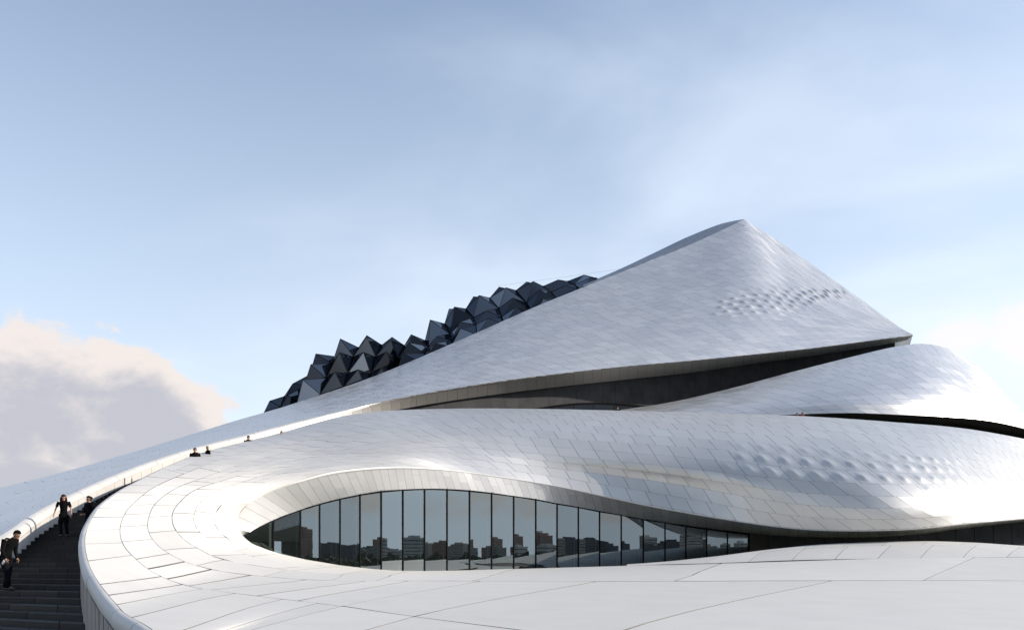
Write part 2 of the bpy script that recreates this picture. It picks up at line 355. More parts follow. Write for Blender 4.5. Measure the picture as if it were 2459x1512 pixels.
# ------------------------------------------------------------------ FRONT SHELL: forecourt roof looping round the eye window into the front band
def fill(o, a, b, c=None, d=None, e=None, l=None):
    b_ = np.array(b); l_ = np.array(l)
    if c is None: c = b_+(l_-b_)*0.45
    if d is None: d = b_+(l_-b_)*0.68
    if e is None: e = b_+(l_-b_)*0.86
    return [np.array(q, float) for q in (o, a, b, c, d, e, l)]
FR = [
 fill(W(46,-34,-1.75), W(24,-12,-1.42), W(52,36,-1.05), l=W(62,46,-.05)),
 fill(W(16,-22,-1.75), W(8,2,-1.34), P(2750,1394,34), l=P(2860,1336,46.5)),
 fill(W(2,-15,-1.65), W(4.2,8.3,-1.31), P(2330,1393,34.2), l=P(2460,1337,46.5)),
 fill(W(-3.3,-7,-1.5), W(1.3,12.4,-1.29), P(1995,1393,34.2), l=P(2100,1340.5,46.5)),
 fill(W(-4.1,-1.5,-1.42), P(995,1479,16.6), P(1431,1395,33.8), l=P(1560,1355.5,48.2)),
 fill(W(-4.5,4.3,-1.32), P(821,1454,19.0), P(1154,1394,33.8), l=P(1260,1364,50.8)),
 fill(P(362,1558,9.8), P(714,1441.6,20.4), P(980,1393,33), l=P(1060,1369,50.2)),
 fill(P(293,1466,13.9), P(525,1418,21.9), P(768,1392,29.5), P(800,1377,35.5), P(840,1371,40), P(880,1367,44), P(930,1367.5,47.6)),
 fill(P(260,1428,15.4), P(438,1402,22.6), P(569,1376,28), P(636,1360,32), P(700,1356,36), P(745,1352,41), P(790,1352,44.2)),
 fill(P(232,1390,17), P(368,1373,22.4), P(463,1354.5,26.7), P(530,1341,30.5), P(613,1336,35), P(650,1332,39), P(680,1330,42.3)),
 fill(P(213,1352,18.8), P(322,1337,22.9), P(400,1324,27.2), P(480,1318,30.5), P(554,1320,35), P(592,1313,38.4), P(625,1312,41.2)),
 fill(P(204,1312,20.8), P(297,1308,24.2), P(372,1301,28.0), P(444,1296,30.6), P(505,1297,34), P(552,1297,36.8), P(598,1299,40.6)),
 fill(P(206,1278,22.8), P(288,1275,25.9), P(355,1270,29.3), P(418,1265,31.6), P(471,1265,34), P(519,1265,36.7), P(568,1270,40)),
 fill(P(222,1241,25), P(296,1241,28), P(358,1238,30.9), P(414,1234,32.9), P(466,1236,34.8), P(515,1242,37), P(570,1246,39.8)),
 fill(P(248,1207,28.2), P(318,1210,30.9), P(376,1205,33.2), P(430,1207,34.7), P(480,1207,36.4), P(530,1212,37.9), P(588,1217,39.6)),
 fill(P(308,1166,33.4), P(372,1168,34.6), P(425,1170,35.9), P(470,1175,36.8), P(520,1178,37.9), P(575,1182,39.2), P(635,1186,40.5)),
 fill(P(400,1120,38.8), P(450,1133,38.4), P(500,1142,38.8), P(550,1148,39.4), P(600,1151,40.2), P(655,1152,40.9), P(720,1153,41.6)),
 fill(P(500,1082,43.7), P(550,1095,42.5), P(600,1107,42.2), P(650,1117,42.2), P(700,1122,42.6), P(760,1125,42.9), P(820,1129,43.5)),
 fill(P(650,1045,51), P(680,1057,48.4), P(730,1074,47.2), P(780,1089,46.4), P(830,1099,46), P(890,1107,46.3), P(950,1120,46.8)),
 fill(P(850,994,60), P(870,1010,55), P(900,1032,51.6), P(930,1057,49.8), P(970,1077,49.2), P(1010,1097,49.0), P(1060,1126,49.6)),
 fill(P(1050,981,67), P(1065,993,61.5), P(1080,1013,57), P(1100,1043,54.2), P(1120,1074,53.2), P(1140,1103,52.6), P(1170,1139,52.2)),
 fill(P(1300,981,69), P(1305,995,64.5), P(1312,1018,59.5), P(1320,1052,56.8), P(1328,1092,55.6), P(1335,1124,55.4), P(1345,1167,54.9)),
 fill(P(1600,988,70), P(1600,1002,66), P(1600,1029,60.5), P(1600,1069,57.2), P(1600,1118,55.5), P(1600,1158,55.8), P(1600,1220,55.2)),
 fill(P(1900,997,69), P(1895,1014,64.5), P(1890,1046,58.5), P(1890,1091,54.6), P(1890,1150,52.6), P(1895,1207,52.2), P(1900,1266,52.4)),
 fill(P(2150,1013,68), P(2140,1031,63.5), P(2135,1066,57.6), P(2135,1107,53.8), P(2140,1162,51.4), P(2145,1220,50.4), P(2150,1270,50.6)),
 fill(P(2350,1033,71), P(2340,1053,67), P(2335,1086,62), P(2335,1121,58.4), P(2340,1163,55.4), P(2345,1210,53.6), P(2350,1252,53.2)),
 fill(P(2560,1074,82), P(2550,1096,79), P(2545,1124,74), P(2545,1150,70), P(2550,1181,66), P(2555,1211,63), P(2560,1236,61)),
 fill(P(2760,1118,104), P(2750,1138,101), P(2745,1160,95), P(2745,1178,90), P(2750,1200,84), P(2756,1218,80), P(2760,1232,77)),
]
FS = Surf(FR)
pmid = FS.normal(12.0, 2.5)
if pmid[2] < 0: FS.flip = True
front = backing('front_shell', FS, house, 220, 40, -0.07)
GJ = [0, .45, .95, 1.4, 1.9, 2.45, 3.0, 3.55, 4.0, 4.5, 5.0, 5.5, 6.0, 6.5, 7.0, 7.4, 7.8, 8.2, 8.6, 9.0]
def sk_front(u):
    if u < 14: return 0
    if u < 19: return 0.9*(u-14)/5
    return 0.9-0.65*max(0, min(1, (u-19)/2.0)) + 1.0*max(0, min(1, (u-21)/3.5))
rows = []
EN = [8.7, 9.25, 8.9, 9.35, 9.1, 9.1]; UP = [15.9, 16.3, 15.6, 16.2, 15.8, 16.4]
rows.append(dict(v=(0, 1), u=(0, EN[0]), joints=[0, 3, 4, 5, 5.6, 6.2, 6.75, 7.35, 8.0, EN[0]], skew=0, nu=9, nv=7, gap=0.06))
rows.append(dict(v=(1, 2), u=(0, EN[1]), joints=[0, 3, 4, 5, 6.0, 6.5, 7.15, 7.8, 8.5, EN[1]], skew=0, nu=9, nv=9, gap=0.075))
rows.append(dict(v=(2, 6), u=(0, 6.4), joints=[0, 1.2, 2.35, 3.65, 5.1, 6.4], skew=0, nu=9, nv=9, gap=0.075))
rows.append(dict(v=(2, 3), u=(6.4, EN[2]), len=3.0, skew=0, gap=0.03, gapv=.05)); rows.append(dict(v=(3, 6), u=(6.4, 7.8), len=3, skew=0, nv=5))
rows.append(dict(v=(3, 4), u=(7.8, EN[3]), len=3.4, skew=0, gap=.025, gapv=.045)); rows.append(dict(v=(4, 6), u=(7.8, EN[4]), len=4.6, skew=0, nv=5))
for k in range(6):
    g_ = 0.052 if k < 4 else 0.03 if k < 5 else 0.012
    rows.append(dict(v=(k, k+1), u=(EN[k], UP[k]), len=(2.1, 2.0, 1.9, 1.9, 1.9, 2.6)[k], skew=sk_front, off=.5*(k % 2)+.13*k, nu=5, nv=3 if k < 5 else 5, gap=g_))
rows_up = []
for k in range(12): rows_up.append(dict(v=(k/2, k/2+.5), u=(UP[k//2], 27), len=1.42, skew=sk_front, off=.5*(k % 2)+.11*k, nu=3, gap=0.028))
yc_ = lambda t: 1110+t*24
def dim_front(q):
    if q is None: return 0
    x, y, d = q
    t = (x-1850)/450.0
    if y < yc_(t)-46 and t > .65 or t < -0.3 or t > 1.05: return 0
    yc = yc_(t)
    dd = y-yc
    if abs(dd) > 46: return 0
    a = (1 if abs(dd) < 29 else .6)*min(1, (t+.3)*4)*min(1, (1.05-t)*5)
    return 0.125*a if a > 0.2 else 0
SLOT_ON[0] = True; print('front', clad(FS, front, rows+rows_up, M_SHELL, limit=300, dimple=dim_front, bump=.005, finish=lambda u: max(0, min(1, (u-16.2)/3.6))))

# ------------------------------------------------------------------ BLADE: great hall roof with its long left arm
RL = [ # ridge (x,y,d), lip (x,y,d), bow
 ((-420,1290,40), (-520,1560,17), 0), ((-200,1225,46), (-260,1440,20.2), 0), ((0,1170,52), (0,1286,25.7), 0), ((110,1143,55), (80,1233,30.6), 0),
 ((220,1113,59), (182,1180,36.0), 0.5), ((400,1060,67), (314,1124,43.5), 1), ((560,1011,74), (445,1080,49.5), 1), ((700,970,80), (600,1040,55.5), 1.5),
 ((900,902,88), (800,990,63), 2), ((1100,818,96), (1000,948,70.5), 2.5), ((1300,730,102), (1233,911,78.5), 2.5), ((1500,650,107), (1480,882,86), 1.5),
 ((1650,590,111), (1660,866,90.5), 0), ((1787,527,115), (1820,850,94.5), -1.0), ((1872,580.5,116), (1935,838,97), -1.6), ((1970,649,114.5), (2030,826,99), -1.6),
 ((2080,727,111), (2110,815,101), -1.0), ((2160,785,106.5), (2165,808.5,102.5), -.4), ((2192,803,104.2), (2193,804.5,103.8), 0)]
BR = []; BL = []
for r_, l_, bow in RL:
    a = np.array(r_, float); b = np.array(l_, float); row = []
    for k in range(6):
        t = k/5; q = a+(b-a)*t
        e = 0.75 if a[0] < 900 else 1.0
        q[2] += bow*4*t*(1-t)
        row.append(P(*q))
    BR.append(row); BL.append(row[-1])
B0 = Surf(BR[:14]); B1 = Surf(BR[13:])
ORIG = np.concatenate([np.linspace(0, 13, 66), 13+np.linspace(0, 5, 26)[1:]])
BA = Surf(BR)
def b_eval(o, v):
    c = B0(o, v) if o <= 13 else B1(o-13, v); w = min(1, v/.7); w = w*w*(3-2*w); return c*(1-w)+BA(o, v)*w
BS = Surf([[b_eval(o, float(v)) for v in range(6)] for o in ORIG])
bu = lambda o: float(np.interp(o, ORIG, np.arange(len(ORIG))))
if BS.normal(bu(11.), 2.5)[1] > 0: BS.flip = True
blade = backing('blade_roof', BS, house, 181, 24, -0.08)
def sk_bl(u): o = float(np.interp(u, np.arange(len(ORIG)), ORIG)); return 0.35+1.1*max(0, min(1, (o-8)/4))
rows = []
NR = 24
for k in range(NR):
    v0 = 5*k/NR; v1 = 5*(k+1)/NR
    rows.append(dict(v=(v0, v1), u=(bu(7+.9*((k//2*5) % 12)/12), bu(18)), len=1.75, skew=sk_bl, off=.5*(k % 2)+.17*k))
for k in range(12):
    rows.append(dict(v=(5*k/12, 5*(k+1)/12), u=(0, bu(7+.9*((k*5) % 12)/12)), len=3.6, gap=.018, gapv=.035, skew=sk_bl, off=.5*(k % 2)+.17*k, nu=4))
def dim_blade(q):
    if q is None: return 0
    x, y, d = q; t = (x-1714)/346.0
    if t < 0 or t > .93: return 0
    dd = abs(y-(738-t*36)); w = 12+28*math.sin(math.pi*min(1, t*1.1+.1))
    if dd > w: return 0
    return 0.19*min(1, (1-dd/(w+6))*1.6)*min(1, (1-t)*4+.3)
SLOT_ON[0] = False; print('blade', clad(BS, blade, rows, M_ALU, name='roof_panel', limit=300, gap=0.035, dimple=dim_blade, bump=0.006))
# rim folding back behind the ridge on the left of the peak
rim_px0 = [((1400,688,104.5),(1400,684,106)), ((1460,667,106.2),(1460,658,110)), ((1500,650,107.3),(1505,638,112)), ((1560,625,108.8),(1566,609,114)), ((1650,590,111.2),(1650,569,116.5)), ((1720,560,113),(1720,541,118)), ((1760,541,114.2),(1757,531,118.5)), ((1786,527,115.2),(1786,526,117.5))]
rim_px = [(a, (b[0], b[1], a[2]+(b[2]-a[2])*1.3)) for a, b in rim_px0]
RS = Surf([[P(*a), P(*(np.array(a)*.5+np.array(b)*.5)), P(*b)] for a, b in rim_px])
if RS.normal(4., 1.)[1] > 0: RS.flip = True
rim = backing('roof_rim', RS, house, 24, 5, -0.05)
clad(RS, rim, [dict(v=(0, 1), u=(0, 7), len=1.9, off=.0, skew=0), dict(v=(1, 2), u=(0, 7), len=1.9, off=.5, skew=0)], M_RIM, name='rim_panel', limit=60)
# far side of the blade, so that it stands as a solid roof
bk = []
for i, o_ in enumerate(ORIG):
    a = BS(float(i), 0.0); dr = np.array((0, 6.0, -9.0))*min(1, max(0, (o_-9)/2))+np.array((-2.5, 5.0, -4.0))*(1-min(1, max(0, (o_-9)/2)))
    bk.append([a+np.array((0, 0.05, -0.05)), a+dr*.5, a+dr])
Bk = Surf(bk); backing('rear_roof_slope', Bk, house, 181, 5, 0.0, M_ALU)

# fascia: parapet roll and inner face along the arm, deep soffit under the blade
def plan_out(pts, sign):
    pts = np.array(pts); t = np.gradient(pts[:, :2], axis=0); t /= np.linalg.norm(t, axis=1, keepdims=True)
    return np.stack([t[:, 1]*sign, -t[:, 0]*sign, np.zeros(len(t))], 1)
fas_px = {9: (1000,975,72.3), 10: (1233,941,81.6), 11: (1480,913,91), 12: (1660,894,96.8), 13: (1820,871,101.2), 14: (1935,856,103), 15: (2030,842,104), 16: (2110,829,104.2), 17: (2160,820,104.5), 18: (2178,816,105)}
nrm = plan_out(BL, 1.0)
FA = []
for i, p in enumerate(BL):
    n = nrm[i]
    if i < 9:
        zz = lambda z: np.array((0, 0, z))
        wdt = 0.32
        row = [p, p+n*.16+zz(-.03), p+n*.30+zz(-.14), p+n*.34+zz(-.34), p+n*.33+zz(-.62), p+n*.32+zz(-1.1)]
        if i == 8: row = [p, p+n*.10+zz(-.03), p+n*.18+zz(-.12), p+n*.2+zz(-.3), p+n*.2+zz(-.55), p+n*.2+zz(-.95)]
    else:
        b = P(*fas_px[i]); a = p
        row = [a]+[a+(b-a)*t for t in (.1, .25, .45, .7, 1.0)]
        row[1] = row[1]+np.array((0, 0, -.03))
    FA.append(row)
AS = Surf(FA)
if np.dot(AS.normal(3., 3.), nrm[3]) < 0: AS.flip = True
fascia = backing('roof_fascia', AS, house, 120, 10, -0.05)
clad(AS, fascia, [dict(v=(0, 2.6), u=(0, 9), len=2.6, skew=0, nu=4, nv=7, gap=.02, off=.2), dict(v=(2.6, 5), u=(0, 9), len=1.3, skew=0, nv=4, gap=.025)], M_SHELL, name='fascia_panel', limit=120, bump=.004, finish=lambda u: max(0, min(1, (u-6)/3)))
clad(AS, fascia, [dict(v=(0, 5), u=(9, 18), len=1.3, skew=0.0, nv=5, gap=.025)], M_SHELL, name='fascia_panel', limit=160, bump=.005, finish=lambda u: 1)
# dark concrete wall set back under the blade
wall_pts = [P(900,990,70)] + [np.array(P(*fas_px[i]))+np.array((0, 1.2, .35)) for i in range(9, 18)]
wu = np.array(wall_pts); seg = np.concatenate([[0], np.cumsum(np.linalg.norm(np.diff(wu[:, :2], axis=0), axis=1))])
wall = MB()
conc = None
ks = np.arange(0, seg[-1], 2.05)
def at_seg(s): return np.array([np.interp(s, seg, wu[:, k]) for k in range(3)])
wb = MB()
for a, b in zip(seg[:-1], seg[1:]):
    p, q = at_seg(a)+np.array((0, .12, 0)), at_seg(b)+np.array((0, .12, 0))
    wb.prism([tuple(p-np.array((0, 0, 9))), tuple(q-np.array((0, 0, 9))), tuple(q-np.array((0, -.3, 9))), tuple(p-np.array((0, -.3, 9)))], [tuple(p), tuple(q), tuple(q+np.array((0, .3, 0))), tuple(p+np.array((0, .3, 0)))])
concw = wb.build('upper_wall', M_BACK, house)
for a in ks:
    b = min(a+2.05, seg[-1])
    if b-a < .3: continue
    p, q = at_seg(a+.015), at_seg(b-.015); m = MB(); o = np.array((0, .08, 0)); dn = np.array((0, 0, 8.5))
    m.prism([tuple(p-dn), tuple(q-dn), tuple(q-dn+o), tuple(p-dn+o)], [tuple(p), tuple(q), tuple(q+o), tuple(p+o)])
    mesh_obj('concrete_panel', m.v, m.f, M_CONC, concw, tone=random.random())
# arched window low in that wall
aw = [(1290,981.5),(1330,975),(1380,969.5),(1430,968),(1480,970),(1530,974),(1570,979)]
def wall_d(x):
    xs = [px(p)[0] for p in wall_pts]; ds = [p[1] for p in wall_pts]; return float(np.interp(x, xs, ds))-.25
m = MB()
for (x0, y0), (x1, y1) in zip(aw[:-1], aw[1:]): m.bar(P(x0, y0, wall_d(x0)-.02), P(x1, y1, wall_d(x1)-.02), .11)
awf = m.build('arched_window', M_FRAME, house)
xs_ = [1290, 1332, 1379, 1427, 1475, 1523, 1570]
for x0, x1 in zip(xs_[:-1], xs_[1:]):
    y0 = np.interp(x0, [a[0] for a in aw], [a[1] for a in aw]); y1 = np.interp(x1, [a[0] for a in aw], [a[1] for a in aw])
    mm = MB(); A, B = P(x0, y0, wall_d(x0)), P(x1, y1, wall_d(x1)); dn = np.array((0, 0, 2.4))
    mm.quad(tuple(A-dn), tuple(B-dn), tuple(B), tuple(A)); mm.build('window_pane', M_GLASS2, awf)
    mm = MB(); mm.bar(tuple(B-dn), tuple(B), .05); mm.build('mullion', M_FRAME, awf)

# ------------------------------------------------------------------ BLOB: second hall roof on the right
BB = [ # top, lip, bulge
 ((1440,990,86), (1400,1014,80), 1), ((1600,967,88), (1590,1007,79), 2), ((1750,933,90), (1745,1002,78.4), 3), ((1900,893,92), (1895,995,78), 4),
 ((2050,855,94), (2040,991,77.6), 5), ((2150,832,96), (2170,995.5,78.4), 5.5), ((2220,825,98.5), (2275,1000.5,80.5), 6), ((2285,840,101), (2360,1008,84), 6),
 ((2345,875,103.5), (2430,1021,88), 5.5), ((2405,938,105), (2500,1040,93), 4), ((2470,1030,106), (2580,1065,98), 2.5), ((2550,1100,107), (2650,1095,103), 1)]
BG = []
for a, b, bow in BB:
    a = np.array(a, float); b = np.array(b, float); row = []
    for k in range(6):
        t = k/5; q = a+(b-a)*t; q[2] = a[2]+(b[2]-a[2])*(1-(1-t)**(1+bow/4.5)); row.append(P(*q))
    BG.append(row)
GS = Surf(BG)
if GS.normal(5., 2.5)[1] > 0: GS.flip = True
blob = backing('rear_band_roof', GS, house, 90, 24, -0.07)
rows = [dict(v=(5*k/13, 5*(k+1)/13), u=(0, 11), len=1.75, skew=lambda u: .5+.8*min(1, u/7), off=.5*(k % 2)+.13*k) for k in range(13)]
print('blob', clad(GS, blob, rows, M_ALU, name='roof_panel', limit=300, gap=.035))
bk = Surf([[P(*a), P(a[0], a[1]+2, a[2]+6)-np.array((0, 0, 1.0)), P(a[0], a[1], a[2]+9)-np.array((0, 0, 6.0))] for a, b, w in BB])
backing('rear_roof_slope', bk, house, 40, 5, 0.0, M_ALU)
# soffit and dark wall under it
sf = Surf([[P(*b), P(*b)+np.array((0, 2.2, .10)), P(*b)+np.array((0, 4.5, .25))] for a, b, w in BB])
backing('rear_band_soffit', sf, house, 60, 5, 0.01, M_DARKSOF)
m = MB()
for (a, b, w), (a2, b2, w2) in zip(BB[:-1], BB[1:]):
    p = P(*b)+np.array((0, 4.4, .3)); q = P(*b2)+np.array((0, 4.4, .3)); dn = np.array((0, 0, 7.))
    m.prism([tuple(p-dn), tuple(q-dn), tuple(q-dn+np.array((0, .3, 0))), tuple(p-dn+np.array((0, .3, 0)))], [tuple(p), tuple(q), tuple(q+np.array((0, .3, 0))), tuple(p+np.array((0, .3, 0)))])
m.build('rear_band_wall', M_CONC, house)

# ------------------------------------------------------------------ EYE: soffit, curtain wall, dark wall on the right
GX = [590, 657, 722, 768, 817, 865, 916, 968, 1020, 1074, 1128, 1181, 1234, 1287, 1338, 1389, 1440, 1492, 1545, 1597, 1647, 1697, 1747, 1797, 1838]
gd_x = [584, 657, 722, 768, 817, 865, 916, 968, 1020, 1074, 1128, 1240, 1340, 1440, 1545, 1700, 1838, 2000, 2180, 2459, 2700]
gd_d = [40.2, 42.3, 44.2, 44.9, 45.6, 46.3, 47.2, 48.3, 49.4, 50.5, 51.6, 53.8, 55.6, 57.0, 58.3, 59.6, 60.2, 60.6, 61, 64, 74]
gt_x = [584, 600, 630, 660, 722, 768, 820, 870, 920, 970, 1020, 1074, 1130, 1180, 1240, 1290, 1340, 1390, 1440, 1490, 1545, 1600, 1650, 1700, 1750, 1800, 1838, 1900, 2000, 2180, 2300, 2459, 2700]
gt_y = [1289, 1277, 1259, 1246, 1222, 1208, 1195, 1185, 1178, 1174, 1172, 1173, 1177, 1182, 1190, 1198, 1208, 1216, 1226, 1234, 1245, 1253, 1262, 1269, 1275, 1281, 1283, 1287, 1291, 1285, 1270, 1250, 1240]
gb_x = [584, 600, 640, 680, 722, 790, 850, 920, 985, 1050, 1200, 1350, 1500, 1600, 1700, 1780, 1838, 2459]
gb_y = [1292, 1300, 1318, 1330, 1340, 1352, 1360, 1367, 1371, 1369, 1365, 1361, 1356, 1348, 1337, 1328, 1321, 1330]
gdep = lambda x: float(np.interp(x, gd_x, gd_d)); gtop = lambda x: float(np.interp(x, gt_x, gt_y)); gbot = lambda x: float(np.interp(x, gb_x, gb_y))
# soffit: outer = inner lip of the front shell, inner = glass head
so_x = [586, 600, 618, 650, 700, 760, 850, 960, 1075, 1190, 1360, 1605, 1900, 2150, 2340, 2520, 2700]
so_u = [11, 12, 13, 14, 15, 16, 17, 18, 19, 20, 21, 22, 23, 24, 25, 26, 27]
SO = []
for x, u in zip(so_x, so_u):
    a = FS(float(u), 6.0); b = P(x, gtop(x), gdep(x)-.05)
    if u == 11: a = FS(11.3, 6.0); b = P(586, 1289, 41.1)
    row = [a]+[a+(b-a)*t for t in (.07, .3, .65, 1.0)]
    up = 0.10
    SO.append(row)
SS = Surf(SO)
if SS.normal(8., 2.)[2] > 0: SS.flip = True
soff = backing('eye_soffit', SS, house, 90, 8, -0.06)
srows = []; uu = np.linspace(0, 16, 800); sp_ = SS(uu, np.full(800, 1.5)); sa = np.concatenate([[0], np.cumsum(np.linalg.norm(np.diff(sp_, axis=0), axis=1))])
cuts_ = np.interp(np.arange(0, sa[-1], .62), sa, uu)
for i, (a, b) in enumerate(zip(cuts_[:-1], cuts_[1:])):
    if i % 4 in (1, 3) and i > 8:
        cv = 2.2 if i % 4 == 1 else 2.9
        srows += [dict(v=(0, cv), u=(a, b), joints=[a, b], skew=0, gap=.014, nu=3, nv=4), dict(v=(cv, 4), u=(a, b), joints=[a, b], skew=0, gap=.014, nu=3)]
    else: srows.append(dict(v=(0, 4), u=(a, b), joints=[a, b], skew=0, gap=.014, nu=3, nv=6))
clad(SS, soff, srows, M_SOFF, name='soffit_panel', limit=220, bump=.003)
# rounded edge strip along the lip
m = MB(); prev = None
lipv = []; lipf = []
us = np.linspace(10.9, 27, 260); base = FS(us, np.full(260, 6.0))
for i in range(260):
    n1 = FS.normal(us[i], 5.97); s1 = SS.normal(max(0, us[i]-11), .2)
    c = base[i]-n1*.05
    for k in range(6):
        t = k/5; dvec = n1*(1-t)+s1*t; dvec = dvec/np.linalg.norm(dvec); lipv.append(c+dvec*.075)
lipf = grid_faces(260, 6)
mesh_obj('window_lip', lipv, lipf, M_WHITE, house, smooth=True, tone=.5)

glz = MB()
# head frame follows the soffit, sill frame follows the base
hx = np.linspace(590, 1838, 70)
for a, b in zip(hx[:-1], hx[1:]): glz.bar(P(a, gtop(a)+1, gdep(a)), P(b, gtop(b)+1, gdep(b)), .06)
curt = glz.build('curtain_wall', M_FRAME, house)
for i, (x0, x1) in enumerate(zip(GX[:-1], GX[1:])):
    d0, d1 = gdep(x0), gdep(x1)
    # each pane leans by a fraction of a degree, so reflections step from pane to pane
    j0 = random.uniform(-.006, .006)
    n = 5; top = []; bot = []
    for k in range(n):
        t = k/(n-1); A = P(x0, 0, d0); B = P(x1, 0, d1); C = A+(B-A)*t
        xx = px(C)[0]; dd = C[1]
        yt = gtop(xx); yb = gbot(xx)
        if i == len(GX)-2: yt = 1283+(1321-1283)*(t**2.2)
        T = P(xx, yt, dd); Bt = P(xx, yb, dd)-np.array((0, 0, .55))
        T = T+np.array((0, j0, .05))
        top.append(tuple(T)); bot.append(tuple(Bt))
    if i == 0: bot[0] = tuple(np.array(top[0])-np.array((0, 0, .1)))
    # planar pane
    mesh_obj('glass_pane', bot+top[::-1], [tuple(range(2*n))], M_GLASS, curt)
    mb = MB(); q = np.array(P(x1, 0, d1)); xx, dd = q[0], q[1]
    zt = P(x1, gtop(x1) if i < len(GX)-2 else 1318, d1)[2]; zb = P(x1, gbot(x1), d1)[2]-.5
    if i < len(GX)-2:
        mb.bar((xx, dd-.03, zb), (xx, dd-.03, zt+.03), .048); mb.build('mullion', M_FRAME, curt)
        ff = MB(); xf = x1-10; q = P(xf, 0, gdep(xf)+.45); zt2 = P(xf, gtop(xf), gdep(xf))[2]
        ff.box(q[0]-.012, q[1]-.1, zb, q[0]+.02, q[1]+.25, zt2); ff.build('glass_fin', M_FIN, curt)
# dark room behind the glass
m = MB()
back = [P(x, 0, gdep(x)+7.5) for x in (560, 722, 968, 1240, 1545, 1838, 1900)]
front_l = [P(x, 0, gdep(x)+.5) for x in (560, 722, 968, 1240, 1545, 1838, 1900)]
z0, z1 = ZC-1.6, ZC+6.3
for (a, b, c, d) in zip(back[:-1], back[1:], front_l[:-1], front_l[1:]):
    m.quad((a[0], a[1], z0), (b[0], b[1], z0), (b[0], b[1], z1), (a[0], a[1], z1))
    m.quad((c[0], c[1]-1, z0), (d[0], d[1]-1, z0), (b[0], b[1], z0), (a[0], a[1], z0))
m.build('foyer_interior', M_INT, house)
# wall to the right of the curtain wall
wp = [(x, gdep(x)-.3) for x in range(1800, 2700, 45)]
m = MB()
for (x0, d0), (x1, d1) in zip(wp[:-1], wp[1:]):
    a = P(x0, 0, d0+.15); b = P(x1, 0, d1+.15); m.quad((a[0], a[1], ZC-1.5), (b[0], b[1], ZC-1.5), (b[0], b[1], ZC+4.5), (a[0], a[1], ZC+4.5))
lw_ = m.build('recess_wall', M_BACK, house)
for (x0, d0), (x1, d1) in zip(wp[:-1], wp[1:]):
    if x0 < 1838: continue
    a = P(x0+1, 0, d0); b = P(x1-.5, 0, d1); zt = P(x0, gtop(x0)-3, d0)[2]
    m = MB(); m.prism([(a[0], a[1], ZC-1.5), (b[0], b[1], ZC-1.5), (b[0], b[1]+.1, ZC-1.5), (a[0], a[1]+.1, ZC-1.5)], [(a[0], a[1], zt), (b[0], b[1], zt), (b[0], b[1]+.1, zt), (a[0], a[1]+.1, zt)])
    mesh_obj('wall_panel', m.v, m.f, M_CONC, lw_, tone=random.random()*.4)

# ------------------------------------------------------------------ MOUND in front of the right half of the window
MO = [((1440,1360,50.2), (1440,1358.5,51), 0), ((1600,1354.2,47.6), (1600,1348.5,51.5), .1), ((1720,1351,46.9), (1720,1337,52), .2), ((1850,1346,46.6), (1850,1320.5,52.5), .3), ((1980,1342.4,46.5), (1980,1308,53), .35),
      ((2180,1339.8,46.5), (2180,1300,53.5), .35), ((2320,1338,46.5), (2320,1303,54), .35), ((2459,1337,46.5), (2459,1312,54), .3), ((2700,1336,46.5), (2700,1325,54), .2)]
ML = []
for a, b, w in MO:
    A, B = P(*a), P(*b); up = np.array((0, 0, 1.))
    ML.append([A+up*.01, A+(B-A)*.33+up*w*1.0, A+(B-A)*.7+up*w*.9, B, B+np.array((0, 1.6, -.25)), B+np.array((0, 3.2, -1.3))])
MS = Surf(ML)
if MS.normal(5., 1.)[2] < 0: MS.flip = True
mound = backing('sill_mound', MS, house, 60, 14, -0.05)
clad(MS, mound, [dict(v=(0, 1.2), u=(.4, 8), len=2.6, skew=.8, nu=5, gap=.03), dict(v=(1.2, 2.5), u=(.4, 8), len=2.6, off=.5, skew=.8, nu=5, gap=.03), dict(v=(2.5, 5), u=(.4, 8), len=2.6, skew=.5, nu=5, nv=5, gap=.03)], M_WHITE, name='mound_panel', limit=60, bump=.004)
# sill strip between shell edge and glass
m = MB()
us = np.linspace(2.5, 11.2, 60); e = FS(us, np.full(60, 6.0))
v = []
for p in e:
    v += [tuple(p-np.array((0, .3, .09))), tuple(p+np.array((0, 2.6, -.12)))]
mesh_obj('window_sill', v, grid_faces(60, 2), M_WHITE, house, smooth=True, tone=.5)

# ------------------------------------------------------------------ RIGHT PARAPET along the stair (edge roll, groove, wall)
us = np.linspace(4.4, 22, 90); e = FS(us, np.full(90, 0.0)); no = plan_out(e, -1.0)
cen = FS(us, np.full(90, 1.0)); sgn = np.sign(np.sum((cen-e)[:, :2]*no[:, :2], axis=1)); no = no*(-sgn[:, None])
no[1:-1] = (no[:-2]+no[1:-1]+no[2:])/3
PR = []
for p, n in zip(e, no):
    z = lambda k: np.array((0, 0, k))
    PR.append([p+z(-.0), p+n*.06+z(-.005), p+n*.12+z(-.04), p+n*.15+z(-.11), p+n*.15+z(-.24), p+n*.125+z(-.33)])
PS = Surf(PR)
if np.dot(PS.normal(40., 3.5), no[40]) < 0: PS.flip = True
par = backing('parapet', PS, house, 180, 8, -0.03)
clad(PS, par, [dict(v=(0, 5), u=(0, 89), len=2.0, skew=0, nu=5, nv=9, gap=.02)], M_WHITE, name='coping_panel', limit=60, bump=.006)
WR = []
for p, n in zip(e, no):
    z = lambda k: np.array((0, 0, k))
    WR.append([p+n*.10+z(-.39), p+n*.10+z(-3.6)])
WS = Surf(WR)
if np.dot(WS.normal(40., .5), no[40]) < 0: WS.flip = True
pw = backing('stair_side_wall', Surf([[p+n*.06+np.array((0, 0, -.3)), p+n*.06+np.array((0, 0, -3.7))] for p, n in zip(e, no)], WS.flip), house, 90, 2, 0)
clad(WS, pw, [dict(v=(0, 1), u=(0, 60), len=.62, skew=0, nu=3, nv=2, gap=.012)], M_WALL, name='wall_panel', limit=120, bump=.01)

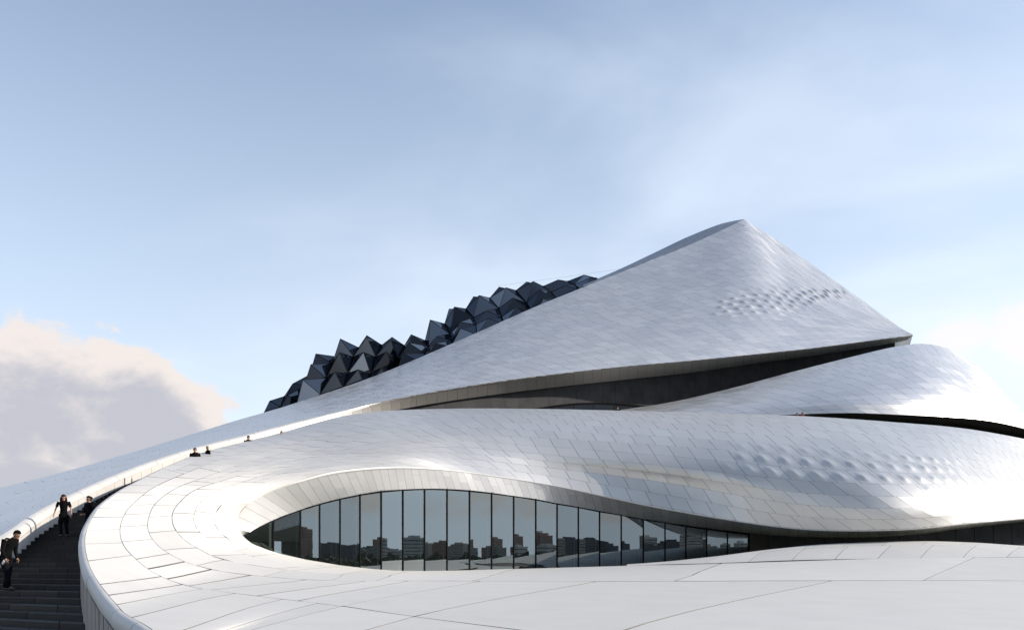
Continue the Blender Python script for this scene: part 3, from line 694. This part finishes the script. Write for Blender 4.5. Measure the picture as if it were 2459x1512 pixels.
# ------------------------------------------------------------------ STAIRCASE between the arm and the parapet
stair = empty('staircase', (-14, 24, ZC-.6), 'dark grey stone staircase', 'stairs')
del stair['label'], stair['category']; stair['kind'] = 'structure'
Lp = AS(np.linspace(0, 8.9, 260), np.full(260, 4.6)); Lz = BS(np.array([bu(o) for o in np.linspace(0, 8.9, 260)]), np.full(260, 5.0))[:, 2]-.66
Rp = e+no*.12; Rz = e[:, 2]-1.3
Lz = np.maximum.accumulate(Lz); Rz = np.maximum.accumulate(Rz+np.arange(90)*1e-5)
def stair_line(z):
    a = np.array([np.interp(z, Lz, Lp[:, k]) for k in (0, 1)]); b = np.array([np.interp(z, Rz, Rp[:, k]) for k in (0, 1)])
    return a, b
def stair_z(x, y):
    best = None
    for z in np.arange(-3, 12, .05):
        a, b = stair_line(z+ZC); t = (x-a[0])/(b[0]-a[0]) if abs(b[0]-a[0]) > 1e-3 else .5
        yy = a[1]+(b[1]-a[1])*t
        if best is None or abs(yy-y) < best[0]: best = (abs(yy-y), z)
    return best[1]
z = -2.9; RISE = .15; step_i = 0; step_tops = []
while z < 11.0:
    a, b = stair_line(z+ZC); a2, b2 = stair_line(z+RISE+ZC)
    step_tops.append(z)
    nb = 3; cuts = sorted([0, 1]+[min(.95, max(.05, (k+.5*(step_i % 2)+random.uniform(-.1, .1))/nb)) for k in range(1, nb)])
    if z > 5: cuts = [0, 1]
    for c0, c1 in zip(cuts[:-1], cuts[1:]):
        g0 = c0+(.002 if c0 > 0 else 0); g1 = c1-(.002 if c1 < 1 else 0)
        p = a+(b-a)*g0; q = a+(b-a)*g1; r = a2+(b2-a2)*g1; s = a2+(b2-a2)*g0
        back_ = lambda f, bk_: f+(bk_-f)*1.12
        r = back_(q, r); s = back_(p, s); t = z+ZC
        vv = [(*p, t-RISE-.06), (*q, t-RISE-.06), (*r, t-RISE-.06), (*s, t-RISE-.06), (*p, t), (*q, t), (*r, t), (*s, t)]
        ff = [(0, 3, 2, 1), (4, 5, 6, 7), (0, 1, 5, 4), (1, 2, 6, 5), (2, 3, 7, 6), (3, 0, 4, 7)]
        o = mesh_obj('stone_block', vv, ff, M_STONE, stair, tone=random.random())
    z += RISE; step_i += 1
print('steps', step_i)
hr = MB(); qs = [AS(float(o_), 4.0)+plan_out(BL, 1.0)[int(round(o_))]*.10+np.array((0, 0, .0)) for o_ in np.linspace(4.0, 6.6, 12)]
for a_, b_ in zip(qs[:-1], qs[1:]): hr.bar(a_, b_, .035)
for a_ in qs[::2]: hr.bar(a_, a_-np.array((.12, 0, .02)), .02)
hro = hr.build('handrail', M_FRAME); tag(hro, 'thin dark handrail fixed low along the lit left parapet of the stair', 'handrail')
# slab below the steps
m = MB()
zz = np.arange(-2.9, 11, .6)
for z0_, z1_ in zip(zz[:-1], zz[1:]):
    a, b = stair_line(z0_+ZC); a2, b2 = stair_line(z1_+ZC)
    m.quad((*a, z0_+ZC-.4), (*b, z0_+ZC-.4), (*b2, z1_+ZC-.4), (*a2, z1_+ZC-.4))
m.build('stair_slab', M_BACK, stair)
# walkway behind the front band
v = []
for u in np.linspace(18, 26.5, 30):
    p = FS(u, 0.0); v += [tuple(p+np.array((0, .1, -1.3))), tuple(p+np.array((-3, 9.5, -1.2)))]
mesh_obj('walkway', v, grid_faces(30, 2), M_STONE, None, tone=.5, kind='structure')

# ------------------------------------------------------------------ SKYLIGHT of glass pyramids
cols = [
 [(640,985),(628,1003),(618,1020),(610,1035)], [(683,951),(674,976),(662,1005),(652,1025)], [(744,899),(739,924),(718,964),(705,1000)], [(807,856),(798,872),(784,907),(769,946)],
 [(861,834),(849,856),(835,896),(824,931)], [(917,828),(902,856),(890,897),(880,935)], [(971,829),(955,860),(948,895),(942,925)], [(1021,817),(1029,831),(1020,848),(1012,870)],
 [(1068,777),(1080,801),(1085,817),(1083,832)], [(1119,741),(1137,762),(1143,779),(1145,803)], [(1176,715),(1198,740),(1205,760),(1211,778)], [(1239,697),(1265,727),(1274,748),(1280,765)],
 [(1304,687),(1324,701),(1339,719),(1350,738)], [(1363,675),(1379,683),(1396,696),(1412,710)], [(1430,667),(1446,673),(1460,680),(1475,690)]]
rx = [r_[0][0] for r_ in RL]; rd = [r_[0][2] for r_ in RL]
nodes = []
for ci, c in enumerate(cols):
    base_d = float(np.interp(c[0][0], rx, rd))+7
    row = []
    for k, (x, y) in enumerate(c): row.append(P(x, y, base_d-1.9*k))
    t = row[0]; row = [t+np.array((.9, 4.6, -1.7)), t+np.array((.5, 2.4, -.3))]+row
    nodes.append(row)
allp = np.array(nodes)
for i in range(len(cols)-1):
    for k in range(5):
        a, b, c, d = allp[i, k], allp[i+1, k], allp[i+1, k+1], allp[i, k+1]
        cen_ = (a+b+c+d)/4; n = np.cross(b-a, d-a); n /= np.linalg.norm(n)+1e-9
        if np.dot(n, np.array((-.3, -1, .6))) < 0: n = -n
        size = min(np.linalg.norm(b-a), 3.4); h = .43*size*(.85+.3*random.random())
        if i in (7, 8, 9) and k > 2: h *= .5
        if i > 8: h *= .8
        if i > 11: h *= .6
        if i < 2: h *= .45
        nn = n*.75+np.array((-.22, 0, .55)); ap = cen_+nn*h
        fr = MB()
        for p, q in ((a, b), (b, c), (c, d), (d, a)): fr.bar(p, q, .085)
        for p in (a, b, c, d): fr.bar(p, ap, .04)
        fo = fr.build('skylight_pyramid', M_FRAME, house)
        for p, q in ((a, b), (b, c), (c, d), (d, a)):
            mesh_obj('glass_pane', [tuple(p), tuple(q), tuple(ap)], [(0, 1, 2)], M_GLASS3 if random.random() < (.06 if i < 7 else .3) else M_GLASS2, fo)
# inner dark lining of the atrium so that sky does not show straight through
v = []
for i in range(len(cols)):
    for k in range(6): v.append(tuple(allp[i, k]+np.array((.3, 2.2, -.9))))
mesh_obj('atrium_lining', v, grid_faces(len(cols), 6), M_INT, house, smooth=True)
# lightning wire strung along the crest
wpts = [P(1195,686,112), P(1345,666,112.5), P(1490,645.5,113)]
m = MB()
for a, b in zip(wpts[:-1], wpts[1:]): m.bar(a, b, .010)
m.build('lightning_wire', M_FASC, house)

# ------------------------------------------------------------------ CITY and trees across the park (seen mirrored in the curtain wall)
M_FACG = mat('facade_glazing', (0.12, 0.12, 0.13), 0.4)
def tower(x, y, w, dp, h, col, label, nfl):
    r_ = empty('tower_block', (x, y, 0), label, 'building', 'tower blocks across the park')
    mt = mat('facade_'+str(int(abs(x)))+str(int(abs(y))), tuple(min(.8, q*1.7) for q in col), .7, var=.1, scale=.1)
    m = MB(); m.box(-w/2, -dp/2, 0, w/2, dp/2, h); m.box(-w/4, -dp/4, h, w/4, dp/4, h+h*.07)
    o = mesh_obj('wall', m.v, m.f, mt, None); o.parent = r_
    m = MB()
    for k in range(1, nfl): 
        zz_ = h*k/nfl; m.box(-w/2-.05, -dp/2-.05, zz_, w/2+.05, dp/2+.05, zz_+h/nfl*.3)
    o = mesh_obj('window_band', m.v, m.f, M_FACG, None); o.parent = r_
    return r_
rng = random.Random(11); used = set(); prev = 'a park lawn'
for k in range(100):
    az_ = 76+k*.96+rng.uniform(-.4, .4); dist = rng.uniform(650, 1300); fl = rng.choice((6, 7, 8, 9, 10, 12, 15)); h = fl*2.5+rng.uniform(0, 4); w = rng.choice((12, 16, 22, 34))*rng.uniform(.9, 1.1)
    x = dist*math.sin(R(az_)); y = dist*math.cos(R(az_)); nm, c = rng.choice((('brick red', (.22, .12, .09)), ('grey', (.16, .15, .145)), ('dark grey', (.08, .075, .08)), ('beige', (.26, .23, .20)), ('slate', (.06, .06, .075)), ('off-white', (.36, .34, .32))))
    kind = ('low' if fl < 9 else 'mid-rise' if fl < 12 else 'tall')+(' narrow' if w < 15 else ' wide')
    lab = '%s %s block beyond the trees, beside %s' % (nm, kind, prev); n_ = 0
    while lab in used: lab = '%s %s block beyond the trees, %s' % (nm, kind, ('set back', 'nearer', 'on the far right', 'on the far left', 'mid skyline', 'by a gap', 'standing alone', 'in a close cluster', 'behind treetops', 'past the bend')[n_]); n_ += 1
    used.add(lab); prev = 'a %s %s one' % (nm, kind)
    tower(x, y, w, rng.uniform(12, 24), h+5, c, lab, fl)
def forest():
    rg = np.random.RandomState(3); v = []; f = []
    for k in range(2600):
        az_ = R(70+rg.rand()*125); dist = 190+rg.rand()*160; h = 8+rg.rand()*5
        c = np.array((dist*math.sin(az_), dist*math.cos(az_), h*.6)); rr = 3.0+rg.rand()*2.5
        for q in range(9):
            cc = c+rg.randn(3)*np.array((2.2, 2.2, 1.5)); b = len(v)
            pts = rg.randn(6, 3); pts /= np.linalg.norm(pts, axis=1, keepdims=True)
            s_ = rr*(.6+.4*rg.rand(6, 1))
            q_, _ = np.linalg.qr(rg.randn(3, 3)); oc = (np.array([(1,0,0),(0,1,0),(-1,0,0),(0,-1,0),(0,0,1),(0,0,-1)])*s_*.62)@q_+cc
            v += [tuple(t) for t in oc]
            f += [(b, b+1, b+4), (b+1, b+2, b+4), (b+2, b+3, b+4), (b+3, b, b+4), (b+1, b, b+5), (b+2, b+1, b+5), (b+3, b+2, b+5), (b, b+3, b+5)]
    o = mesh_obj('woodland', v, f, M_TREE, None, kind='stuff')
    tag(o, 'dark belt of park trees mirrored along the foot of the window', 'woodland')
forest()

# ------------------------------------------------------------------ PEOPLE
M_SKIN = mat('skin', (0.42, 0.24, 0.16), 0.5)
def cloth(name, c): return mat(name, c, 1.0, 0.0, 0.06, var=0.15, scale=6)
M_BLACK = cloth('black_cloth', (0.008, 0.008, 0.009)); M_NAVY = cloth('navy_cloth', (0.008, 0.008, 0.012)); M_BROWNH = cloth('brown_hair', (0.035, 0.016, 0.010))
M_BLACKH = cloth('black_hair', (0.008, 0.007, 0.007)); M_GREYH = cloth('grey_hair', (0.10, 0.085, 0.075)); M_PALEH = cloth('pale_hair', (0.42, 0.38, 0.30)); M_RED = cloth('red_cloth', (0.25, 0.03, 0.025))
M_SHOE = mat('shoe_leather', (0.01, 0.01, 0.01), 0.4); M_EYE = mat('eye', (0.01, 0.008, 0.008), 0.2); M_LIP = mat('lips', (0.25, 0.08, 0.07), 0.5); M_PHONE = mat('white_phone', (0.8, 0.8, 0.8), 0.3)
Vv = Vector
def ring(c, ax, ay, n=12): return [c+ax*math.cos(2*math.pi*k/n)+ay*math.sin(2*math.pi*k/n) for k in range(n)]
def loft(mb, rings):
    n = len(rings[0]); b = len(mb.v)
    for r_ in rings: mb.v += [tuple(q) for q in r_]
    for i in range(len(rings)-1):
        for k in range(n): mb.f.append((b+i*n+k, b+i*n+(k+1) % n, b+(i+1)*n+(k+1) % n, b+(i+1)*n+k))
    mb.f.append(tuple(b+k for k in reversed(range(n)))); mb.f.append(tuple(b+(len(rings)-1)*n+k for k in range(n)))
def chain(mb, pts, rad, n=10):
    pts = [Vv(p) for p in pts]; rs = []
    for i, p in enumerate(pts):
        d = (pts[min(i+1, len(pts)-1)]-pts[max(i-1, 0)]).normalized(); u = d.cross(Vv((0.13, 1, 0.07))).normalized(); w = d.cross(u)
        rs.append(ring(p, u*rad[i], w*rad[i], n))
    loft(mb, rs)
def sphere(mb, c, ax, ay, az, nu=12, nv=8, keep=None):
    rs = []
    for j in range(nv+1):
        t = math.pi*(j+.001)/(nv+.002); rs.append([c+ax*math.sin(t)*math.cos(2*math.pi*k/nu)+ay*math.sin(t)*math.sin(2*math.pi*k/nu)+az*math.cos(t) for k in range(nu)])
    b = len(mb.v)
    for r_ in rs: mb.v += [tuple(q) for q in r_]
    for i in range(nv):
        for k in range(nu):
            f = (b+i*nu+k, b+(i+1)*nu+k, b+(i+1)*nu+(k+1) % nu, b+i*nu+(k+1) % nu)
            if keep is None or all(keep(Vv(mb.v[q])) for q in f): mb.f.append(f)
def skinned(verts, edges, rad, extra):
    me = bpy.data.meshes.new('body'); me.from_pydata(verts, edges, []); o = bpy.data.objects.new('body', me); COL.objects.link(o)
    m = o.modifiers.new('s', 'SKIN'); m.use_smooth_shade = True
    for i, r_ in enumerate(rad): me.skin_vertices[0].data[i].radius = (r_, r_); me.skin_vertices[0].data[i].use_root = i in extra
    sb = o.modifiers.new('d', 'SUBSURF'); sb.levels = 1; sb.render_levels = 1
    dg = bpy.context.evaluated_depsgraph_get(); out = bpy.data.meshes.new_from_object(o.evaluated_get(dg))
    bpy.data.objects.remove(o); return out
BASE = dict(pelvis=(0,0,.92), spine=(0,0,1.12), chest=(0,0,1.32), neck=(0,0,1.46), head=(.02,0,1.60),
  shR=(0,-.19,1.40), elR=(-.03,-.25,1.12), wrR=(.05,-.25,.88), shL=(0,.19,1.40), elL=(-.03,.25,1.12), wrL=(.05,.25,.88),
  hipR=(0,-.09,.90), knR=(.02,-.10,.49), anR=(-.02,-.10,.08), hipL=(0,.09,.90), knL=(.02,.10,.49), anL=(-.02,.10,.08))
def person(label, foot, rz, pose=None, h=1.7, hair='short', hairm=None, top=None, bottom=None, sleeves='long', skirt=False, slim=1.0, look=(1,0,-.1), group=None, detail=True):
    J = {k: Vv(v) for k, v in BASE.items()}
    for k, v in (pose or {}).items(): J[k] = Vv(v)
    k_ = h/1.72
    for q in J: J[q] = J[q]*k_
    r0 = empty('person', tuple(foot), label, 'person', group); r0.rotation_euler = (0, 0, rz)
    def add(mb, name, m, parent=r0):
        o = mesh_obj(name, mb.v, mb.f, m, None, smooth=True); o.parent = parent; return o
    f = Vv(look).normalized(); side = Vv((0, 0, 1)).cross(f).normalized(); up = f.cross(side).normalized()
    H = J['head']; S_ = k_*slim
    V = []; E = []; Rr = []; roots = [0]
    def v(p, r_): V.append(tuple(p)); Rr.append(r_*k_); return len(V)-1
    p0 = v(J['pelvis'], .085*slim); sp = v(J['spine'], .075*slim); ch = v(J['chest'], .085*slim); nk = v(J['neck'], .06*slim)
    jw = v(H-up*.07*k_+f*.01, .062); hm = v(H, .082); ht = v(H+up*.075*k_, .068)
    E += [(p0, sp), (sp, ch), (ch, nk), (nk, jw), (jw, hm), (hm, ht)]
    for sd_ in ('R', 'L'):
        a = v(J['sh'+sd_], .048*slim); b = v(J['el'+sd_], .040*slim); c = v(J['wr'+sd_], .029); d0 = J['wr'+sd_]-J['el'+sd_]; d0.normalize()
        pm = v(J['wr'+sd_]+d0*.07*k_, .033); E += [(ch, a), (a, b), (b, c), (c, pm)]
        hp = v(J['hip'+sd_], .080*slim); kn = v(J['kn'+sd_], .058*slim); an = v(J['an'+sd_], .042); fw = Vv((1, 0, -.25)).normalized()
        tt = v(J['an'+sd_]+fw*.17*k_, .034); E += [(p0, hp), (hp, kn), (kn, an), (an, tt)]
        # five fingers, each its own short bent chain rooted in the palm
        lat = Vv((1, 0, 0)); lat = (lat-d0*lat.dot(d0)).normalized(); inn = Vv((0, 1 if sd_ == 'R' else -1, 0))
        pc = J['wr'+sd_]+d0*.065*k_
        for q in range(4):
            ln = (.070, .080, .075, .058)[q]*k_; st = pc+lat*(.027-.018*q)*k_; curl = inn*.35
            i0 = v(st, .009); i1 = v(st+d0*ln*.55+curl*ln*.2, .0085); i2 = v(st+d0*ln*.9+curl*ln*.9, .007); roots.append(i0); E += [(i0, i1), (i1, i2)]
        st = J['wr'+sd_]+d0*.03*k_+lat*.028*k_; i0 = v(st, .011); i1 = v(st+(lat*.6+d0*.6+inn*.3)*.035*k_, .010); i2 = v(st+(lat*.6+d0+inn*.5)*.055*k_, .008); roots.append(i0); E += [(i0, i1), (i1, i2)]
    me = skinned(V, E, Rr, roots); me.name = 'body'; me.materials.clear(); me.materials.append(M_SKIN)
    # nose and ears joined to the body surface
    bm = bmesh.new(); bm.from_mesh(me); mb = MB()
    sphere(mb, H+f*.085*k_-up*.018*k_, f*.022*k_, side*.012*k_, up*.022*k_, 8, 6)
    for g in (-1, 1): sphere(mb, H+side*.082*k_*g-up*.012*k_, f*.018*k_, side*.010*k_, up*.03*k_, 8, 6)
    sphere(mb, H-up*.082*k_+f*.038*k_, f*.045*k_, side*.045*k_, up*.032*k_, 10, 6)
    vs = [bm.verts.new(q) for q in mb.v]
    for q in mb.f: bm.faces.new([vs[t] for t in q])
    bm.to_mesh(me); bm.free(); me.polygons.foreach_set('use_smooth', [True]*len(me.polygons))
    body = bpy.data.objects.new('body', me); COL.objects.link(body); body.parent = r0
    if detail:
        for g in (-1, 1):
            mb = MB(); sphere(mb, H+f*.078*k_+side*.031*k_*g+up*.008*k_, f*.008*k_, side*.013*k_, up*.007*k_, 8, 6); add(mb, 'eye', M_EYE, body)
        mb = MB(); sphere(mb, H+f*.080*k_-up*.055*k_, f*.008*k_, side*.024*k_, up*.007*k_, 8, 6); add(mb, 'mouth', M_LIP, body)
    # hair
    mb = MB()
    def keep(p):
        q = p-H; return not (q.dot(f) > .012*k_ and q.dot(up) < .045*k_)
    sphere(mb, H+up*.014*k_-f*.014*k_, f*.100*k_, side*.094*k_, up*.106*k_, 20, 16, keep)
    if hair == 'long':
        chain(mb, [H-f*.05*k_, H-f*.085*k_-up*.12*k_, H-f*.10*k_-up*.28*k_, H-f*.09*k_-up*.40*k_], [.09*k_, .095*k_, .08*k_, .03*k_])
        for g in (-1, 1): chain(mb, [H+side*.08*k_*g, H+side*.095*k_*g+f*.015-up*.12*k_, H+side*.085*k_*g+f*.07-up*.26*k_, H+side*.07*k_*g+f*.09-up*.36*k_], [.035*k_, .042*k_, .038*k_, .012*k_])
    if hair == 'bun': sphere(mb, H-f*.11*k_+up*.03*k_, f*.045*k_, side*.045*k_, up*.045*k_)
    if hair == 'bob':
        for g in (-1, 1): chain(mb, [H+side*.085*k_*g, H+side*.095*k_*g-up*.09*k_], [.04*k_, .03*k_])
    add(mb, 'hair', hairm or M_BLACKH)
    # top
    mb = MB(); lat = (J['shL']-J['shR']); lat.z = 0; lat = lat.normalized(); fr = lat.cross(Vv((0, 0, 1))).normalized()
    hem = J['pelvis']+Vv((0, 0, -.04))*k_
    loft(mb, [ring(hem, lat*.175*S_, fr*.125*S_), ring(J['pelvis']+(J['spine']-J['pelvis'])*.5, lat*.16*S_, fr*.115*S_), ring(J['spine'], lat*.155*S_, fr*.11*S_), ring(J['chest']-(J['chest']-J['spine'])*.2, lat*.185*S_, fr*.125*S_),
       ring(J['chest']+(J['neck']-J['chest'])*.35, lat*.195*S_, fr*.115*S_), ring(J['chest']+(J['neck']-J['chest'])*.72, lat*.13*S_, fr*.085*S_), ring(J['neck']+(J['neck']-J['chest'])*.06, lat*.068*S_, fr*.066*S_)])
    for sd_ in ('R', 'L'):
        a, b, c = J['sh'+sd_], J['el'+sd_], J['wr'+sd_]
        if sleeves == 'long': chain(mb, [a+(J['chest']-a)*.85+Vv((0,0,.04)), a+(J['chest']-a)*.4+Vv((0,0,.025)), a+Vv((0,0,-.005)), a+(b-a)*.5, b, b+(c-b)*.5, c+(c-b)*.02], [.085*S_, .088*S_, .078*S_, .062*S_, .055*S_, .047*S_, .040*S_])
        else: chain(mb, [a+(J['chest']-a)*.85+Vv((0,0,.04)), a+(J['chest']-a)*.4+Vv((0,0,.025)), a, a+(b-a)*.4, a+(b-a)*.68], [.085*S_, .088*S_, .076*S_, .064*S_, .062*S_])
    add(mb, 'shirt' if not skirt else 'blouse', top or M_BLACK)
    mb = MB()
    for sd_ in ('R', 'L'):
        a, b, c = J['hip'+sd_], J['kn'+sd_], J['an'+sd_]; w = (.105, .098, .070, .062, .052) if skirt else (.112, .108, .082, .072, .064)
        chain(mb, [a+Vv((0, 0, .03)), a+(b-a)*.3, b, b+(c-b)*.5, c+(c-b)*.03], [q*S_ for q in w])
    loft(mb, [ring(J['pelvis']-Vv((0,0,.10))*k_, lat*.165*S_, fr*.12*S_), ring(J['pelvis']+Vv((0,0,.06))*k_, lat*.160*S_, fr*.115*S_)])
    add(mb, 'trousers' if not skirt else 'tights', bottom or M_NAVY)
    if skirt:
        mb = MB(); kn_ = (J['knR']+J['knL'])*.5; lo = J['pelvis']+(kn_-J['pelvis'])*.72
        loft(mb, [ring(J['pelvis']+Vv((0,0,.08))*k_, lat*.15*S_, fr*.115*S_), ring(J['pelvis']-Vv((0,0,.08))*k_, lat*.20*S_, fr*.15*S_), ring(lo, lat*.23*S_, fr*.18*S_)]); add(mb, 'skirt', top or M_BLACK)
    for sd_ in ('R', 'L'):
        c = J['an'+sd_]; mb = MB(); cc = Vv((c.x+.06*k_, c.y, c.z-.035*k_))
        sphere(mb, cc, Vv((.145, 0, -.012))*k_, Vv((0, .05, 0))*k_, Vv((.0, 0, .048))*k_, 12, 8); add(mb, 'shoe', M_SHOE)
    return r0, J, k_

def feet_at(x, y):
    lo = None
    for d in np.arange(18, 60, .1):
        p = P(x, y, d); g = (p[2]-ZC)-stair_z(p[0], d)
        if lo is not None and lo*g <= 0: return p
        lo = g
    return P(x, y, 25)
def head_at(x, y, h):
    lo = None
    for d in np.arange(24, 66, .1):
        p = P(x, y, d); g = (p[2]-ZC)-h-stair_z(p[0], d)
        if lo is not None and lo*g <= 0: return p-np.array((0, 0, h))
        lo = g
    print('no foot', x, y); return P(x, y, 45)-np.array((0, 0, h))
def snap(p):
    # rest the feet on the tread under them
    zt = stair_z(p[0], p[1]); st = [q for q in step_tops if q <= zt+.01]
    return np.array((p[0], p[1], (st[-1] if st else zt)+ZC))
G = 'people on the stair'
pf = snap(feet_at(17, 1413)); print('man', pf-np.array((0,0,ZC)))
man, J, k_ = person('man in black shirt bending his head, white phone in his hand, lowest on the stair', pf, R(-8), h=1.76, hairm=M_BLACKH, look=(1, -.15, -.55), group=G,
   pose=dict(pelvis=(-.05,0,.90), spine=(.0,0,1.10), chest=(.09,0,1.29), neck=(.20,0,1.43), head=(.31,0,1.53), shR=(.09,-.2,1.36), elR=(.08,-.27,1.09), wrR=(.17,-.26,.87), shL=(.12,.18,1.37), elL=(.04,.25,1.1), wrL=(.12,.22,.88),
   hipR=(-.04,-.09,.88), knR=(.09,-.1,.49), anR=(.12,-.1,.085), hipL=(-.05,.09,.88), knL=(-.06,.12,.47), anL=(-.16,.12,.085)))
ph = MB(); ph.box(-.036, -.006, -.07, .036, .006, .07)
po = ph.build('phone', M_PHONE); hand = Vv((.21, -.26, .80))*k_; hand = Matrix.Rotation(R(-22), 3, 'Z') @ hand
po.location = tuple(Vv(pf)+hand+Vv((.02, -.03, -.03))); po.rotation_euler = (R(10), R(55), R(-22)); tag(po, 'white mobile phone held low in the hand of the man in black', 'phone')
pf = snap(feet_at(153, 1285)); print('woman', pf-np.array((0,0,ZC)))
person('woman with long brown hair, black short-sleeved top and skirt, walking down beside the lit parapet', pf, R(-82), h=1.60, hair='long', hairm=M_BROWNH, sleeves='short', skirt=True, slim=.88, look=(1, .35, -.35), group=G, bottom=M_BLACK,
   pose=dict(elR=(.02,-.29,1.14), wrR=(.10,-.33,.90), elL=(-.02,.27,1.13), wrL=(.10,.31,.90), knR=(.10,-.08,.50), anR=(.06,-.07,.09), knL=(-.02,.09,.49), anL=(-.13,.09,.10)))
pf = snap(head_at(222, 1187, 1.58)); print('woman2', pf-np.array((0,0,ZC)))
person('woman in a long dark coat with pinned-up dark hair, half hidden by the right parapet', pf+np.array((-.12, 0, 0)), R(-120), h=1.62, hair='bun', hairm=M_BLACKH, slim=.9, look=(1, -.1, -.15), group=G,
   pose=dict(elR=(.02,-.26,1.12), wrR=(.20,-.14,1.02), elL=(.0,.26,1.12), wrL=(.22,.12,1.02)))
for x, y, h, lab, hm, tp, rz, hs in ((468.4,1074.5,1.72,'grey-haired man in a dark shirt, head and shoulders above the parapet, left of a pair',M_GREYH,M_BLACK,-75,'short'), (499,1069.5,1.66,'pale-haired person looking down, head and shoulders above the parapet, right of a pair',M_PALEH,M_BLACK,-140,'bob'),
   (596.5,1042.5,1.70,'dark-haired man alone, head and shoulders above the white parapet',M_BLACKH,M_BLACK,-70,'short'), (676,1034,1.55,'walker of whom only the top of a dark head shows above the parapet',M_BLACKH,M_BLACK,-90,'short')):
    pf = snap(head_at(x, y, h)); print(lab[:20], pf-np.array((0,0,ZC)))
    pf2 = P(x, y, pf[1]); pf = np.array((pf2[0], pf[1], min(pf[2], pf2[2]-h*.97)))
    person(lab, pf, R(rz), h=h, hairm=hm, top=tp, hair=hs, look=(1, 0, -.35), group=G)
for x, y, d, h, lab, hm, tp in ((1483,975.5,70.6,1.68,'dark-haired head in front of the arched window, behind the front band',M_BLACKH,M_BLACK), (1914,990.5,70.4,1.62,'left of two heads above the front band, under the rear roof, in red',M_BLACKH,M_RED), (1927,988.8,70.6,1.68,'right of two heads above the front band, under the rear roof',M_BROWNH,M_RED)):
    p = P(x, y, d)-np.array((0, 0, h)); person(lab, p, R(-90), h=h, hairm=hm, top=tp, group='people on the walkway', detail=False)
